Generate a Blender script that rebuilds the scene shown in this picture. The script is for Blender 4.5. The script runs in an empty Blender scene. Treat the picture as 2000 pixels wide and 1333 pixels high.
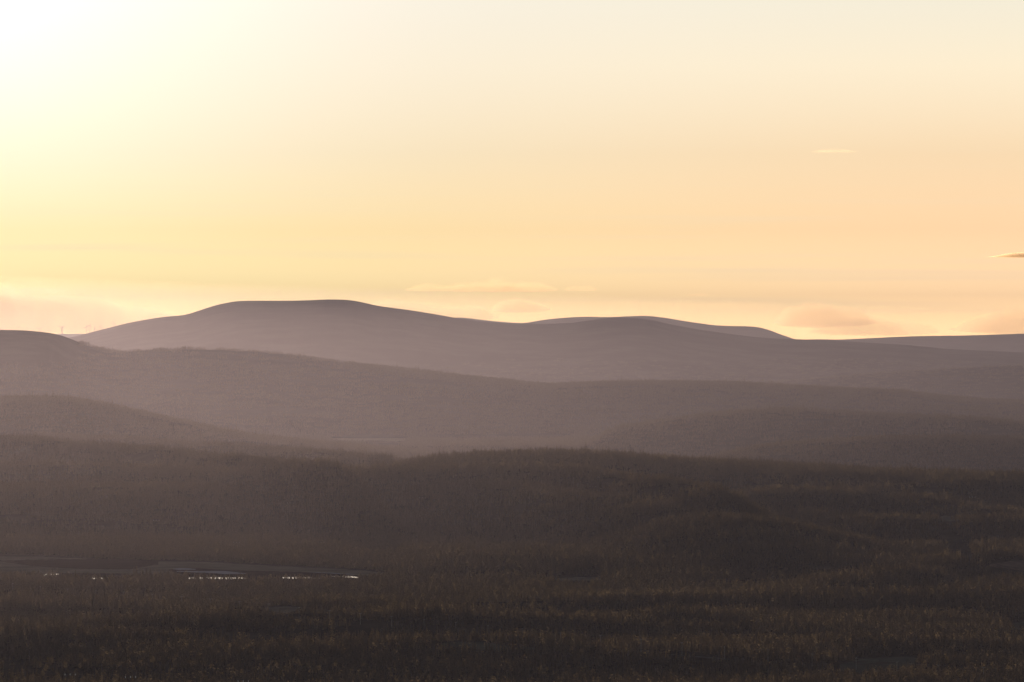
import bpy, math, random
import numpy as np

# ------------------------------------------------------------------ scene, camera, sky, sun
S = bpy.context.scene
C = S.collection
H = 340.0                 # eye height above the plain (m)
HY = 650.0                # horizon row in the photograph (2000 px wide)
F = 11430.0               # focal length in photograph pixels
def rad(d): return math.radians(d)
def lin(c):
    return tuple(((v/255)/12.92 if v/255 <= .04045 else ((v/255+.055)/1.055)**2.4) for v in c) + (1,)

cam_d = bpy.data.cameras.new('camera'); cam = bpy.data.objects.new('camera', cam_d); C.objects.link(cam)
cam.location = (0, 0, H); cam.rotation_euler = (rad(90), 0, 0)
cam_d.sensor_width = 36; cam_d.lens = F*36/2000; cam_d.shift_y = -(666.5-HY)/2000
cam_d.clip_start = 5; cam_d.clip_end = 400000
S.camera = cam

S.view_settings.view_transform = 'Standard'; S.view_settings.look = 'None'
S.view_settings.exposure = 0; S.view_settings.gamma = 1
cy = S.cycles
cy.use_denoising = True; cy.denoiser = 'OPENIMAGEDENOISE'; cy.denoising_input_passes = 'RGB_ALBEDO_NORMAL'; cy.denoising_prefilter = 'ACCURATE'
cy.use_adaptive_sampling = False
cy.max_bounces = 6; cy.diffuse_bounces = 2; cy.glossy_bounces = 2; cy.transmission_bounces = 2
cy.volume_bounces = 1; cy.transparent_max_bounces = 8
cy.sample_clamp_indirect = 6

SUN_AZ, SUN_EL = -5.6, 3.8
sv = (math.sin(rad(SUN_AZ))*math.cos(rad(SUN_EL)), math.cos(rad(SUN_AZ))*math.cos(rad(SUN_EL)), math.sin(rad(SUN_EL)))
from mathutils import Vector
sun_d = bpy.data.lights.new('sun', 'SUN'); sun = bpy.data.objects.new('sun', sun_d); C.objects.link(sun)
sun_d.energy = 3.0; sun_d.angle = rad(0.6); sun_d.color = (1.0, 0.76, 0.54)
sun.rotation_euler = Vector(sv).to_track_quat('Z', 'Y').to_euler(); sun.location = (-3000, 30000, 6000)

class NT:
    """small helper to write node trees"""
    def __init__(s, t): s.t = t; s.n = t.nodes; s.l = t.links; s.n.clear()
    def node(s, typ, **kw):
        n = s.n.new(typ)
        for k, v in kw.items():
            if k.startswith('i_'): n.inputs[k[2:].replace('_', ' ')].default_value = v
            else: setattr(n, k, v)
        return n
    def link(s, a, b): s.l.new(a, b)
    def math(s, op, a, b=None, c=None, clamp=False):
        n = s.n.new('ShaderNodeMath'); n.operation = op; n.use_clamp = clamp
        for i, v in enumerate((a, b, c)):
            if v is None: continue
            if isinstance(v, (int, float)): n.inputs[i].default_value = v
            else: s.l.new(v, n.inputs[i])
        return n.outputs[0]
    def mapr(s, v, a, b, c=0., d=1., smooth=True):
        n = s.n.new('ShaderNodeMapRange'); n.interpolation_type = 'SMOOTHSTEP' if smooth else 'LINEAR'
        s.l.new(v, n.inputs[0])
        for i, q in enumerate((a, b, c, d)): n.inputs[i+1].default_value = q
        return n.outputs[0]
    def ramp(s, v, stops, interp='LINEAR'):
        n = s.n.new('ShaderNodeValToRGB'); cr = n.color_ramp; cr.interpolation = interp
        while len(cr.elements) < len(stops): cr.elements.new(0.5)
        for e, (p, c) in zip(cr.elements, stops): e.position = p; e.color = c
        s.l.new(v, n.inputs[0]); return n.outputs[0]
    def mix(s, f, a, b, op='MIX'):
        n = s.n.new('ShaderNodeMix'); n.data_type = 'RGBA'; n.blend_type = op
        for i, v in ((0, f), (6, a), (7, b)):
            if isinstance(v, (int, float)): n.inputs[i].default_value = v
            elif isinstance(v, tuple): n.inputs[i].default_value = v
            else: s.l.new(v, n.inputs[i])
        return n.outputs[2]

world = bpy.data.worlds.new('World'); S.world = world; world.use_nodes = True
w = NT(world.node_tree)
tc = w.node('ShaderNodeTexCoord'); sx = w.node('ShaderNodeSeparateXYZ'); w.link(tc.outputs['Generated'], sx.inputs[0])
X_, Y_, Z_ = sx.outputs
z = w.math('MAXIMUM', Z_, 0.0)
p = w.math('DIVIDE', z, w.math('ADD', z, 0.06))
def P(y): zz = (HY-y)/F; return zz/(zz+.06)
def G(c, g): l = lin(c); return (l[0]*g, l[1]*g, l[2]*g, 1)
up = [(.714, G((215, 222, 228), .55)), (.87, G((190, 205, 225), .38)), (.95, G((175, 198, 228), .30))]
near = w.ramp(p, [(0, G((255, 226, 146), 2.05)), (P(600), G((255, 228, 153), 1.85)), (P(540), G((255, 234, 165), 1.58)), (P(450), G((255, 233, 170), 1.29)),
                  (P(300), G((255, 242, 206), 1.1)), (P(130), G((255, 245, 224), 1.06)), (P(0), G((255, 247, 232), 1.07))] + up)
far = w.ramp(p, [(0, G((255, 208, 145), 2.7)), (P(600), G((255, 209, 150), 2.3)), (P(540), G((254, 212, 160), 1.75)), (P(450), G((253, 211, 161), 1.36)),
                 (P(300), G((249, 218, 175), 1.18)), (P(130), G((248, 232, 201), 1.18)), (P(0), G((244, 236, 214), 1.1))] + up)
az = w.math('ARCTAN2', X_, Y_)
daz = w.math('ABSOLUTE', w.math('SUBTRACT', az, rad(SUN_AZ)))
fz = w.mapr(daz, -0.02, 0.205)
base = w.mix(fz, near, far)
dot = w.node('ShaderNodeVectorMath', operation='DOT_PRODUCT'); w.link(tc.outputs['Generated'], dot.inputs[0]); dot.inputs[1].default_value = sv
ang = w.math('ARCCOSINE', dot.outputs['Value'])
glow = w.math('MULTIPLY', w.math('POWER', w.mapr(ang, 0.10, 0.0, 0, 1, False), 2.0), 0.4)
base = w.mix(glow, base, (1.5, 1.3, 1.12, 1), 'ADD')
# thin level streaks of high cloud
mp = w.node('ShaderNodeMapping'); mp.inputs['Scale'].default_value = (9, 9, 420); w.link(tc.outputs['Generated'], mp.inputs[0])
nz = w.node('ShaderNodeTexNoise', i_Scale=1.0, i_Detail=5.0, i_Roughness=.55, i_Distortion=.3); w.link(mp.outputs[0], nz.inputs['Vector'])
st = w.mapr(nz.outputs[0], .5, .75)
stm = w.math('MULTIPLY', st, w.math('MULTIPLY', w.mapr(z, .0, .007), w.mapr(z, .04, .012)))
base = w.mix(w.math('MULTIPLY', stm, .3), base, lin((255, 246, 215)))
fall = w.mapr(ang, .25, 1.9, 1.0, 0.0)
sky = w.node('ShaderNodeTexSky', sky_type='NISHITA', sun_disc=False, sun_elevation=rad(SUN_EL), sun_rotation=rad(SUN_AZ), altitude=300, dust_density=2.0)
skyc = w.mix(1.0, sky.outputs[0], (.095, .090, .094, 1), 'MULTIPLY')
col = w.mix(fall, skyc, base)
bg = w.node('ShaderNodeBackground'); w.link(col, bg.inputs[0]); bg.inputs[1].default_value = 1.0
wo = w.node('ShaderNodeOutputWorld'); w.link(bg.outputs[0], wo.inputs[0])

HAZE_DENSITY, HAZE_G, HAZE_COL = 1.6e-5, 0.0, (.72, .68, .84, 1)
MIST_DENSITY, MIST_G, MIST_COL = 0.15e-5, 0.885, (.92, .66, .56, 1)

# ------------------------------------------------------------------ helpers
rng = np.random.default_rng(7)
def tag(o, label=None, cat=None, group=None, kind=None):
    if label: o['label'] = label
    if cat: o['category'] = cat
    if group: o['group'] = group
    if kind: o['kind'] = kind
    return o
def mesh_np(name, V, Fc, mats, smooth=False, midx=None):
    V = np.asarray(V, np.float32); me = bpy.data.meshes.new(name)
    if isinstance(Fc, np.ndarray):
        n, k = Fc.shape; lv = Fc.ravel(); ls = np.arange(n)*k
    else:
        ks = np.array([len(f) for f in Fc]); n = len(ks); lv = np.concatenate([np.array(f) for f in Fc]); ls = np.concatenate([[0], np.cumsum(ks)[:-1]])
    me.vertices.add(len(V)); me.vertices.foreach_set('co', V.ravel())
    me.loops.add(len(lv)); me.loops.foreach_set('vertex_index', lv.astype(np.int32))
    me.polygons.add(n); me.polygons.foreach_set('loop_start', ls.astype(np.int32))
    if midx is not None: me.polygons.foreach_set('material_index', np.asarray(midx, np.int32))
    me.polygons.foreach_set('use_smooth', np.full(n, smooth))
    for m in (mats if isinstance(mats, list) else [mats]): me.materials.append(m)
    me.update(calc_edges=True); return me
def link(name, me, parent=None):
    o = bpy.data.objects.new(name, me); C.objects.link(o); o.parent = parent; return o
def empty(name, loc, rz=0):
    o = bpy.data.objects.new(name, None); C.objects.link(o); o.location = loc; o.rotation_euler = (0, 0, rz); o.empty_display_size = 5; return o

_perm = np.random.default_rng(3).random((512, 512))
def vnoise(x, y):
    xi = np.floor(x).astype(int); yi = np.floor(y).astype(int); fx = x-xi; fy = y-yi
    fx = fx*fx*fx*(fx*(fx*6-15)+10); fy = fy*fy*fy*(fy*(fy*6-15)+10)
    g = lambda a, b: _perm[a & 511, b & 511]
    return (g(xi, yi)*(1-fx)+g(xi+1, yi)*fx)*(1-fy)+(g(xi, yi+1)*(1-fx)+g(xi+1, yi+1)*fx)*fy
def fbm(x, y, o=4, r=.5):
    s = 0; a = 1; t = 0
    for k in range(o): s = s+a*vnoise(x*2**k+17.3*k, y*2**k+5.1*k); t += a; a *= r
    return s/t-.5
def sstep(x, a, b): t = np.clip((x-a)/(b-a), 0, 1); return t*t*(3-2*t)

# ------------------------------------------------------------------ relief: crest lines with their distance, width and height
def crest(pts, D, Wf, Wb, tree=0., rough=0., pw=1.0):
    px = np.array([q[0] for q in pts], float); py = np.array([q[1] for q in pts], float)
    Dn = np.array(D, float) if hasattr(D, '__len__') else np.full(len(px), float(D))
    zc = H-(py-HY)/F*Dn-tree
    return dict(px=px, zc=zc, D=Dn, Wf=Wf, Wb=Wb, rough=rough, pw=pw)
def smooth_interp(x, xp, fp):
    return (np.interp(x, xp, fp)*2+np.interp(x-14, xp, fp)+np.interp(x+14, xp, fp)+np.interp(x-7, xp, fp)*2+np.interp(x+7, xp, fp)*2)/8
LOWZ = -60.
def floor_level(Y): return LOWZ*sstep(Y, 11800, 16000)
def mound(m, X, Y):
    Ys = np.maximum(Y, 1.)
    px = 1000+X/Ys*F
    zc = smooth_interp(px, m['px'], m['zc']); D = smooth_interp(px, m['px'], m['D'])
    t = np.where(Y < D, (D-Y)/m['Wf'], (Y-D)/m['Wb'])
    s = (.5+.5*np.cos(np.pi*np.clip(t, 0, 1)))**m['pw']
    fl = floor_level(Y); zc = zc-fl
    if m['rough']:
        k = np.clip(t*2.2, 0, 1)*s
        zc2 = zc*s+m['rough']*k*fbm(X/1400+3, Y/1300, 5, .5)*2
        return zc2+fl
    return zc*s+fl

T = 10.
HILLS = {
 'wooded_hill_near_left': crest([(-400, 790), (-150, 774), (0, 770), (60, 770), (130, 771), (200, 782), (260, 796), (330, 812), (420, 832), (500, 846), (600, 858), (700, 868), (800, 880), (900, 905)], 18000, 2900, 2400, 11, 12),
 'long_ridge': crest([(-500, 655), (-200, 642), (0, 640), (50, 641), (100, 646), (130, 654), (165, 670), (195, 678), (230, 685), (265, 682), (300, 679), (350, 678), (400, 679), (450, 680), (500, 683), (560, 688), (600, 695), (650, 702), (700, 709), (800, 720), (900, 732), (1000, 743), (1070, 750), (1130, 747), (1240, 743), (1340, 744), (1420, 745), (1500, 749), (1600, 755), (1700, 759), (1760, 762), (1820, 770), (1880, 776), (1940, 781), (2000, 782), (2150, 786), (2500, 790)],
     [25000]*5+[25300]*3+[25500]*29, 3700, 4200, 6, 12),
 'wooded_rise_right': crest([(1150, 862), (1200, 832), (1280, 818), (1340, 809), (1400, 802), (1470, 796), (1540, 794), (1620, 797), (1700, 803), (1800, 807), (1880, 808), (1940, 814), (2000, 820), (2200, 835), (2500, 850)], 20300, 1800, 1700, 11, 6),
 'wooded_spur_right': crest([(1330, 915), (1420, 880), (1500, 862), (1580, 856), (1650, 852), (1720, 848), (1800, 846), (1900, 847), (2000, 850), (2500, 860)], 17000, 1500, 1400, 11, 6),
 'dark_wooded_crest': crest([(720, 925), (800, 898), (860, 888), (930, 882), (1000, 878), (1060, 877), (1120, 878), (1200, 882), (1300, 890), (1400, 896), (1500, 903), (1650, 911), (1800, 919), (2000, 927), (2500, 940)], 11600, 1500, 2200, 10, 4),
 'far_fell': crest([(-400, 690), (0, 676), (140, 658), (180, 648), (250, 630), (300, 621), (330, 617), (360, 615), (380, 609), (400, 602), (430, 593), (465, 587), (560, 587), (600, 586), (640, 584), (680, 585), (705, 589), (740, 597), (800, 605), (850, 613), (900, 622), (950, 628), (1000, 632), (1060, 632), (1120, 630), (1150, 625), (1190, 620), (1240, 620), (1270, 623), (1300, 631), (1350, 641), (1400, 648), (1450, 655), (1500, 660), (1620, 664), (1700, 669), (1780, 674), (1850, 681), (2000, 688), (2200, 698), (2500, 710)], 40000, 10000, 8000, 0, 12, 1.1),
 'wooded_lower_slope': crest([(1250, 775), (1400, 758), (1550, 742), (1700, 730), (1800, 723), (1900, 717), (2000, 713), (2200, 708), (2500, 715)], 33000, 3500, 3500, 0, 8),
 'rounded_fell': crest([(860, 660), (880, 619), (910, 620), (940, 624), (975, 628), (1005, 630), (1025, 631), (1060, 624), (1100, 620), (1140, 618), (1190, 619), (1230, 617), (1265, 616), (1300, 620), (1340, 627), (1390, 634), (1420, 636), (1470, 637), (1495, 641), (1520, 651), (1550, 661), (1600, 680), (1700, 700)], 50000, 5000, 5000, 0, 10),
 'low_fell_on_horizon': crest([(1450, 690), (1560, 663), (1600, 662), (1640, 663), (1700, 660), (1740, 658), (1790, 656), (1880, 655), (1940, 653), (2000, 651), (2200, 648), (2500, 655)], 51000, 5000, 4500, 0, 6),
 'distant_low_fell': crest([(-400, 649), (0, 651), (130, 652), (250, 650), (400, 655), (700, 668)], 53500, 3500, 2500, 0, 5),
}
def Dz(py, z): return (H-z)*F/(py-HY)
def low(pts, z, Wf, Wb):
    "a low swell of the plain; the crest line follows pts with tree tops 10 m above ground of height z"
    px = np.array([q[0] for q in pts], float)
    D = np.array([Dz(q[1], z+T) for q in pts]); zc = np.full(len(px), float(z))
    zc[0] = zc[-1] = 0.
    return dict(px=px, zc=zc, D=D, Wf=Wf, Wb=Wb, rough=0, pw=1.)
SWELLS = [
 low([(-600, 830), (-300, 832), (0, 836), (150, 846), (300, 856), (450, 866), (600, 876), (750, 888), (900, 900)], 55, 1500, 1500),
 low([(-600, 850), (-300, 850), (0, 852), (100, 856), (200, 862), (400, 880), (520, 893), (650, 905), (800, 925)], 95, 1100, 1100),
 low([(-600, 892), (-300, 893), (0, 896), (150, 902), (300, 906), (500, 912), (700, 914), (880, 912), (1000, 908), (1100, 915), (1250, 932), (1400, 948), (1600, 965)], 80, 900, 900),
 low([(-600, 955), (-300, 952), (0, 949), (150, 946), (300, 943), (500, 937), (700, 935), (900, 940), (1050, 950), (1200, 966), (1400, 982), (1750, 1010)], 58, 1150, 900),
 low([(1250, 975), (1350, 968), (1500, 958), (1650, 950), (1800, 935), (2000, 930), (2500, 930)], 50, 700, 700),
 low([(1400, 965), (1550, 960), (1640, 955), (1750, 962), (1850, 973), (2000, 985), (2500, 995)], 38, 500, 500),
 low([(1250, 985), (1400, 990), (1500, 992), (1650, 997), (1800, 1006), (1880, 1005), (2000, 1008), (2500, 1015)], 28, 450, 600),
 low([(1400, 1130), (1600, 1120), (1750, 1105), (1850, 1092), (1950, 1070), (2200, 1050), (2500, 1050)], 16, 400, 400),
 low([(1150, 1205), (1300, 1192), (1420, 1180), (1500, 1174), (1700, 1177), (1900, 1180), (2500, 1190)], 13, 220, 260),
 low([(600, 1200), (800, 1205), (950, 1212), (1100, 1214), (1250, 1218), (1450, 1224), (1700, 1233), (1900, 1240), (2500, 1250)], 12, 200, 220),
 low([(-300, 1165), (0, 1170), (150, 1172), (300, 1178), (450, 1182), (600, 1190)], 8, 200, 240),
 low([(-300, 1205), (0, 1210), (200, 1206), (400, 1205), (600, 1200), (800, 1210)], 8, 200, 200),
 low([(-200, 1235), (0, 1240), (150, 1238), (300, 1240), (450, 1240), (650, 1250)], 9, 150, 200),
 low([(600, 1262), (850, 1268), (1100, 1270), (1250, 1278), (1400, 1290), (1600, 1300)], 7, 120, 160),
]
HUGE = list(HILLS.values())
def ground_z(X, Y):
    R = np.hypot(X, Y); u = X/np.maximum(np.abs(Y), 1.)
    front = Y > 3000
    near = sstep(R, 4500, 5600)
    und = fbm(X/1300+40, Y/620+11, 3, .5)*20*near
    w2 = fbm(X/800+5, Y/300+1, 2, .5)            # long low waves across the view: lit crests, shaded near sides
    und += w2*54*near*(1-.72*sstep(R, 7300, 8200))*(1-sstep(R, 16000, 21000))
    und += fbm(X/260+9, Y/120+2, 3, .5)*7*near*(1-sstep(R, 12000, 17000))
    h = und
    sw = 0
    for m in SWELLS: sw = np.maximum(sw, np.where(front, mound(m, X, Y)-floor_level(Y), 0))
    h = h+sw
    # level mires and lakes
    px = 1000+u*F
    flat = (1-sstep(px, 760, 900))*sstep(Y, 7350, 7850)*(1-sstep(Y, 8850, 9250))
    flat = np.maximum(flat, sstep(px, 560, 640)*(1-sstep(px, 1120, 1250))*sstep(Y, 20400, 20900)*(1-sstep(Y, 22600, 23400)))
    flat = np.where(front, flat, 0)
    return h*(1-flat)+floor_level(Y)*front
def height(X, Y):
    h = ground_z(X, Y)
    for m in HUGE: h = np.maximum(h, mound(m, X, Y)-4)
    return h
_YS = np.concatenate([np.arange(4600, 12000, 12), np.arange(12000, 24000, 30), np.arange(24000, 45000, 90)]).astype(float)
def hit(px, py):
    "first point of the relief seen at photograph pixel (px, py)"
    u = (px-1000)/F; k = (py-HY)/F
    zr = H-k*_YS; hh = height(u*_YS, _YS)
    i = np.argmax(hh >= zr)
    if hh[i] < zr[i]: i = len(_YS)-1
    Y = _YS[i]; 
    if i > 0:
        a = hh[i-1]-zr[i-1]; b = hh[i]-zr[i]; Y = _YS[i-1]+(_YS[i]-_YS[i-1])*(-a/(b-a+1e-9))
    X = u*Y; return X, Y, float(height(np.array([X]), np.array([Y]))[0])

# ------------------------------------------------------------------ materials
def mat(name): m = bpy.data.materials.new(name); m.use_nodes = True; return m, NT(m.node_tree)
def ground_mat(name, c1, c2, scale, bump=0., det=8, patch=None, c3=None):
    m, t = mat(name)
    g = t.node('ShaderNodeNewGeometry')
    n = t.node('ShaderNodeTexNoise', i_Scale=scale, i_Detail=float(det), i_Roughness=.62); t.link(g.outputs['Position'], n.inputs['Vector'])
    c = t.mix(t.mapr(n.outputs[0], .38, .64), c1+(1,), c2+(1,))
    if c3:
        n3 = t.node('ShaderNodeTexNoise', i_Scale=patch, i_Detail=6.0, i_Roughness=.6); t.link(g.outputs['Position'], n3.inputs['Vector'])
        c = t.mix(t.mapr(n3.outputs[0], .5, .62), c, c3+(1,))
    b = t.node('ShaderNodeBsdfDiffuse'); t.link(c, b.inputs['Color']); b.inputs['Roughness'].default_value = .8
    if bump:
        bp = t.node('ShaderNodeBump', i_Strength=1.0, i_Distance=bump); t.link(n.outputs[0], bp.inputs['Height']); t.link(bp.outputs[0], b.inputs['Normal'])
    o = t.node('ShaderNodeOutputMaterial'); t.link(b.outputs[0], o.inputs[0]); return m
M = {}
M['floor'] = ground_mat('forest_floor', (.030, .026, .020), (.060, .048, .034), .02, 0, 6)
M['heath'] = ground_mat('fell_heath', (.06, .05, .043), (.10, .085, .07), .004, 6., 10, .0012, (.05, .042, .035))
M['mire'] = ground_mat('mire_sedge', (.10, .085, .066), (.16, .135, .105), .012, 0, 6)
M['darkmire'] = ground_mat('wet_peat', (.018, .013, .011), (.035, .025, .02), .02, 0, 6)
M['palebog'] = ground_mat('pale_bog', (.26, .21, .15), (.36, .29, .21), .012, 0, 6)
M['clear'] = ground_mat('clearing_grass', (.055, .056, .042), (.09, .085, .064), .03, 0, 6)
M['cut'] = ground_mat('cleared_forest_ground', (.08, .055, .045), (.15, .10, .08), .06, 0, 8)
M['gravel'] = ground_mat('gravel', (.07, .065, .062), (.12, .11, .105), .3, 0, 4)
def foliage(name, c1, c2, tr, trc):
    m, t = mat(name)
    oi = t.node('ShaderNodeObjectInfo'); g = t.node('ShaderNodeNewGeometry')
    f = t.math('FRACT', t.math('ADD', oi.outputs['Random'], t.math('MULTIPLY', g.outputs['Random Per Island'], .9)))
    c = t.mix(f, c1+(1,), c2+(1,))
    d = t.node('ShaderNodeBsdfDiffuse'); t.link(c, d.inputs[0])
    tl = t.node('ShaderNodeBsdfTranslucent'); t.link(t.mix(f, tuple(v*.7 for v in trc)+(1,), trc+(1,)), tl.inputs[0])
    mx = t.node('ShaderNodeMixShader'); mx.inputs[0].default_value = tr; t.link(d.outputs[0], mx.inputs[1]); t.link(tl.outputs[0], mx.inputs[2])
    o = t.node('ShaderNodeOutputMaterial'); t.link(mx.outputs[0], o.inputs[0]); return m
M['spruce'] = foliage('spruce_needles', (.040, .046, .040), (.062, .064, .052), .5, (.39, .30, .18))
M['pine'] = foliage('pine_needles', (.046, .054, .044), (.072, .074, .058), .5, (.45, .35, .20))
M['birch'] = foliage('birch_leaves', (.09, .08, .03), (.12, .10, .035), .55, (.42, .30, .08))
M['bark'] = ground_mat('bark', (.05, .035, .025), (.09, .06, .045), 3., 0, 4)
def plain(name, c, rough=.6, metal=0., spec=.4):
    m, t = mat(name)
    g = t.node('ShaderNodeTexCoord'); n = t.node('ShaderNodeTexNoise', i_Scale=2.0, i_Detail=4.0); t.link(g.outputs['Object'], n.inputs['Vector'])
    cc = t.mix(n.outputs[0], tuple(v*.85 for v in c)+(1,), tuple(min(1, v*1.1) for v in c)+(1,))
    b = t.node('ShaderNodeBsdfPrincipled'); t.link(cc, b.inputs['Base Color']); b.inputs['Roughness'].default_value = rough
    b.inputs['Metallic'].default_value = metal; b.inputs['Specular IOR Level'].default_value = spec
    o = t.node('ShaderNodeOutputMaterial'); t.link(b.outputs[0], o.inputs[0]); return m
M['polewood'] = plain('weathered_pole_wood', (.34, .31, .28), .8)
M['tarred'] = plain('tarred_pole_wood', (.07, .055, .045), .85)
M['steel'] = plain('galvanised_steel', (.5, .5, .5), .45, .7)
M['glass'] = plain('insulator_glass', (.85, .88, .85), .1, 0., 1.)
M['wire'] = plain('power_wire', (.3, .3, .3), .9, 0., .1)
M['white'] = plain('grey_turbine_paint', (.30, .30, .31), .5)
M['stone'] = plain('grey_stone', (.22, .21, .2), .9)
def water(name, rough, bump, spec=.5, base=(.01, .012, .014, 1)):
    m, t = mat(name)
    g = t.node('ShaderNodeNewGeometry'); mp = t.node('ShaderNodeMapping'); mp.inputs['Scale'].default_value = (.02, .006, 1)
    t.link(g.outputs['Position'], mp.inputs[0])
    n = t.node('ShaderNodeTexNoise', i_Scale=1.0, i_Detail=6.0); t.link(mp.outputs[0], n.inputs['Vector'])
    b = t.node('ShaderNodeBsdfPrincipled'); b.inputs['Base Color'].default_value = base
    t.link(t.mapr(n.outputs[0], .35, .65, rough, rough+bump), b.inputs['Roughness']); b.inputs['IOR'].default_value = 1.33
    b.inputs['Specular IOR Level'].default_value = spec
    o = t.node('ShaderNodeOutputMaterial'); t.link(b.outputs[0], o.inputs[0]); return m
M['calm'] = water('calm_water', .03, .03)
M['painted_sheen'] = water('water_painted_sky_sheen', .5, .2, .0, (.20, .205, .235, 1))  # no specular; the reflected sky is painted in as bluish-grey base colour

# ------------------------------------------------------------------ ground sheet (all round the viewpoint, finest where the photo looks)
def grid(U, R):
    "vertices over angles U (columns) and distances R (rows)"
    n, k = len(R), len(U)
    idx = np.arange(n*k).reshape(n, k)
    return np.stack([idx[:-1, :-1], idx[:-1, 1:], idx[1:, 1:], idx[1:, :-1]], -1).reshape(-1, 4)
a0 = math.atan(.1)
TH = np.concatenate([np.linspace(-math.pi, -.5, 40)[:-1], np.linspace(-.5, -a0, 24)[:-1], np.arctan(np.linspace(-.1, .1, 620)), np.linspace(a0, .5, 24)[1:], np.linspace(.5, math.pi, 40)[1:]])
RR = np.concatenate([np.geomspace(2, 4500, 30)[:-1], np.arange(4500, 9500, 16), np.arange(9500, 15000, 35), np.arange(15000, 24000, 90), np.geomspace(24000, 57500, 45)])
R2, T2 = np.meshgrid(RR, TH, indexing='ij')
GX = R2*np.sin(T2); GY = R2*np.cos(T2)
inner = np.abs(T2) < .499
# inside the seen wedge rows run at equal Y
GX = np.where(np.abs(T2) <= a0+1e-6, R2*np.tan(T2), GX); GY = np.where(np.abs(T2) <= a0+1e-6, R2, GY)
GZ = ground_z(GX, GY)
V = np.stack([GX, GY, GZ], -1).reshape(-1, 3)
o = link('ground', mesh_np('ground', V, grid(TH, RR), M['floor'], True)); tag(o, kind='structure', label='rolling forest floor of the wide plain')

LAB = {
 'wooded_hill_near_left': ('wooded_hill', 'dark spruce covered hill sloping down from the left edge'),
 'long_ridge': ('ridge', 'long ridge with bare rounded top at left and tree lined crest running right'),
 'wooded_rise_right': ('wooded_hill', 'low wooded rise at the right in front of the long ridge'),
 'wooded_spur_right': ('wooded_hill', 'wooded spur at the right edge below the low rise'),
 'dark_wooded_crest': ('wooded_hill', 'dark wooded crest in the middle with jagged spruce tops'),
 'far_fell': ('far_hill', 'big hazy bare fell with a flat double top behind the ridge'),
 'wooded_lower_slope': ('far_hill', 'low wooded slope at the right below the big fell'),
 'rounded_fell': ('far_hill', 'paler rounded fell tops peeping out behind the big fell'),
 'low_fell_on_horizon': ('far_hill', 'low even fell along the horizon at the right'),
 'distant_low_fell': ('far_hill', 'faint sliver of land on the horizon below the wind turbines'),
}
for key, m in HILLS.items():
    Dmin, Dmax = m['D'].min()-m['Wf'], m['D'].max()+m['Wb']
    P0, P1 = max(m['px'].min(), -150), min(m['px'].max(), 2150)
    if m['px'].min() < -150: P0 = -300
    if m['px'].max() > 2150: P1 = 2300
    U = (np.arange(P0, P1+3.9, 4)-1000)/F
    D0 = m['D'].mean()
    Y = np.concatenate([np.linspace(Dmin, D0-m['Wf']*.12, 110)[:-1], np.linspace(D0-m['Wf']*.12, D0+m['Wb']*.12, 50)[:-1], np.linspace(D0+m['Wb']*.12, Dmax, 40)])
    Yg, Ug = np.meshgrid(Y, U, indexing='ij'); Xg = Ug*Yg
    Z = mound(m, Xg, Yg)-4
    if key in ('far_fell', 'rounded_fell', 'low_fell_on_horizon'): Z = Z+fbm(Xg/420, Yg/420, 5, .6)*4
    nm, lb = LAB[key]
    wooded = 'wooded' in key
    V = np.stack([Xg, Yg, Z], -1).reshape(-1, 3)
    o = link(nm, mesh_np(nm, V, grid(U, Y), M['floor'] if wooded else M['heath'], True)); tag(o, kind='structure', label=lb)

# ------------------------------------------------------------------ patches lying on the ground: mires, pools, clearings
TREELESS = []      # outlines in the direction space of the viewpoint, only used to keep saplings off these patches
def patch(name, top, bot, mt, lift, label, n=4, keep=6, step=3., rag=.9, kind='structure', cat=None, flatz=None):
    "ground patch between two edge lines, projected down on to the relief"
    x0 = max(top[0][0], bot[0][0]); x1 = min(top[-1][0], bot[-1][0])
    xs = np.arange(x0, x1+.01, step)
    tp = np.interp(xs, *zip(*top)); bt = np.interp(xs, *zip(*bot))
    if rag:
        tp = tp+fbm(xs/9, xs*0+x0, 3)*rag*2; bt = bt+fbm(xs/7, xs*0+x0+50, 3)*rag*2
        bt = np.maximum(bt, tp+.05)
    V = []
    for x, a, b in zip(xs, tp, bt):
        for j in range(n+1):
            y = a+(b-a)*j/n
            if flatz is None:
                X, Y, Z = hit(x, y)
            else:
                Y = (H-flatz)*F/(y-HY); X = (x-1000)/F*Y; Z = flatz
            V.append((X, Y, Z+lift))
    k = n+1; idx = np.arange(len(V)).reshape(-1, k)
    Fc = np.stack([idx[:-1, 1:], idx[1:, 1:], idx[1:, :-1], idx[:-1, :-1]], -1).reshape(-1, 4)
    o = link(name, mesh_np(name, np.array(V), Fc, mt, True)); tag(o, kind=kind, label=label, cat=cat)
    if keep is not None: TREELESS.append((xs, tp-2, bt+keep))
    return o
patch('mire', [(-80, 1082), (0, 1085), (100, 1088), (200, 1094), (300, 1097), (400, 1098), (500, 1104), (620, 1110), (700, 1114), (760, 1120)],
      [(-80, 1119), (0, 1119), (60, 1121), (150, 1120), (250, 1121), (350, 1124), (480, 1131), (600, 1130), (700, 1128), (760, 1122)], M['mire'], .15, 'open grey green mire around the pools at the lower left', 8, 8, flatz=0)
patch('wet_ground', [(0, 1096), (60, 1094), (160, 1093), (250, 1092), (310, 1097)], [(0, 1097), (60, 1106), (160, 1112), (250, 1113), (310, 1103)], M['darkmire'], .4, 'darker strip of wet heath crossing the mire', 3, None, flatz=0, rag=1)
patch('wet_ground', [(115, 1122), (200, 1121), (260, 1122)], [(115, 1124), (200, 1130), (260, 1126)], M['darkmire'], .4, 'dark peat strip below the left pools', 3, 10, flatz=0, rag=.5)
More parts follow.
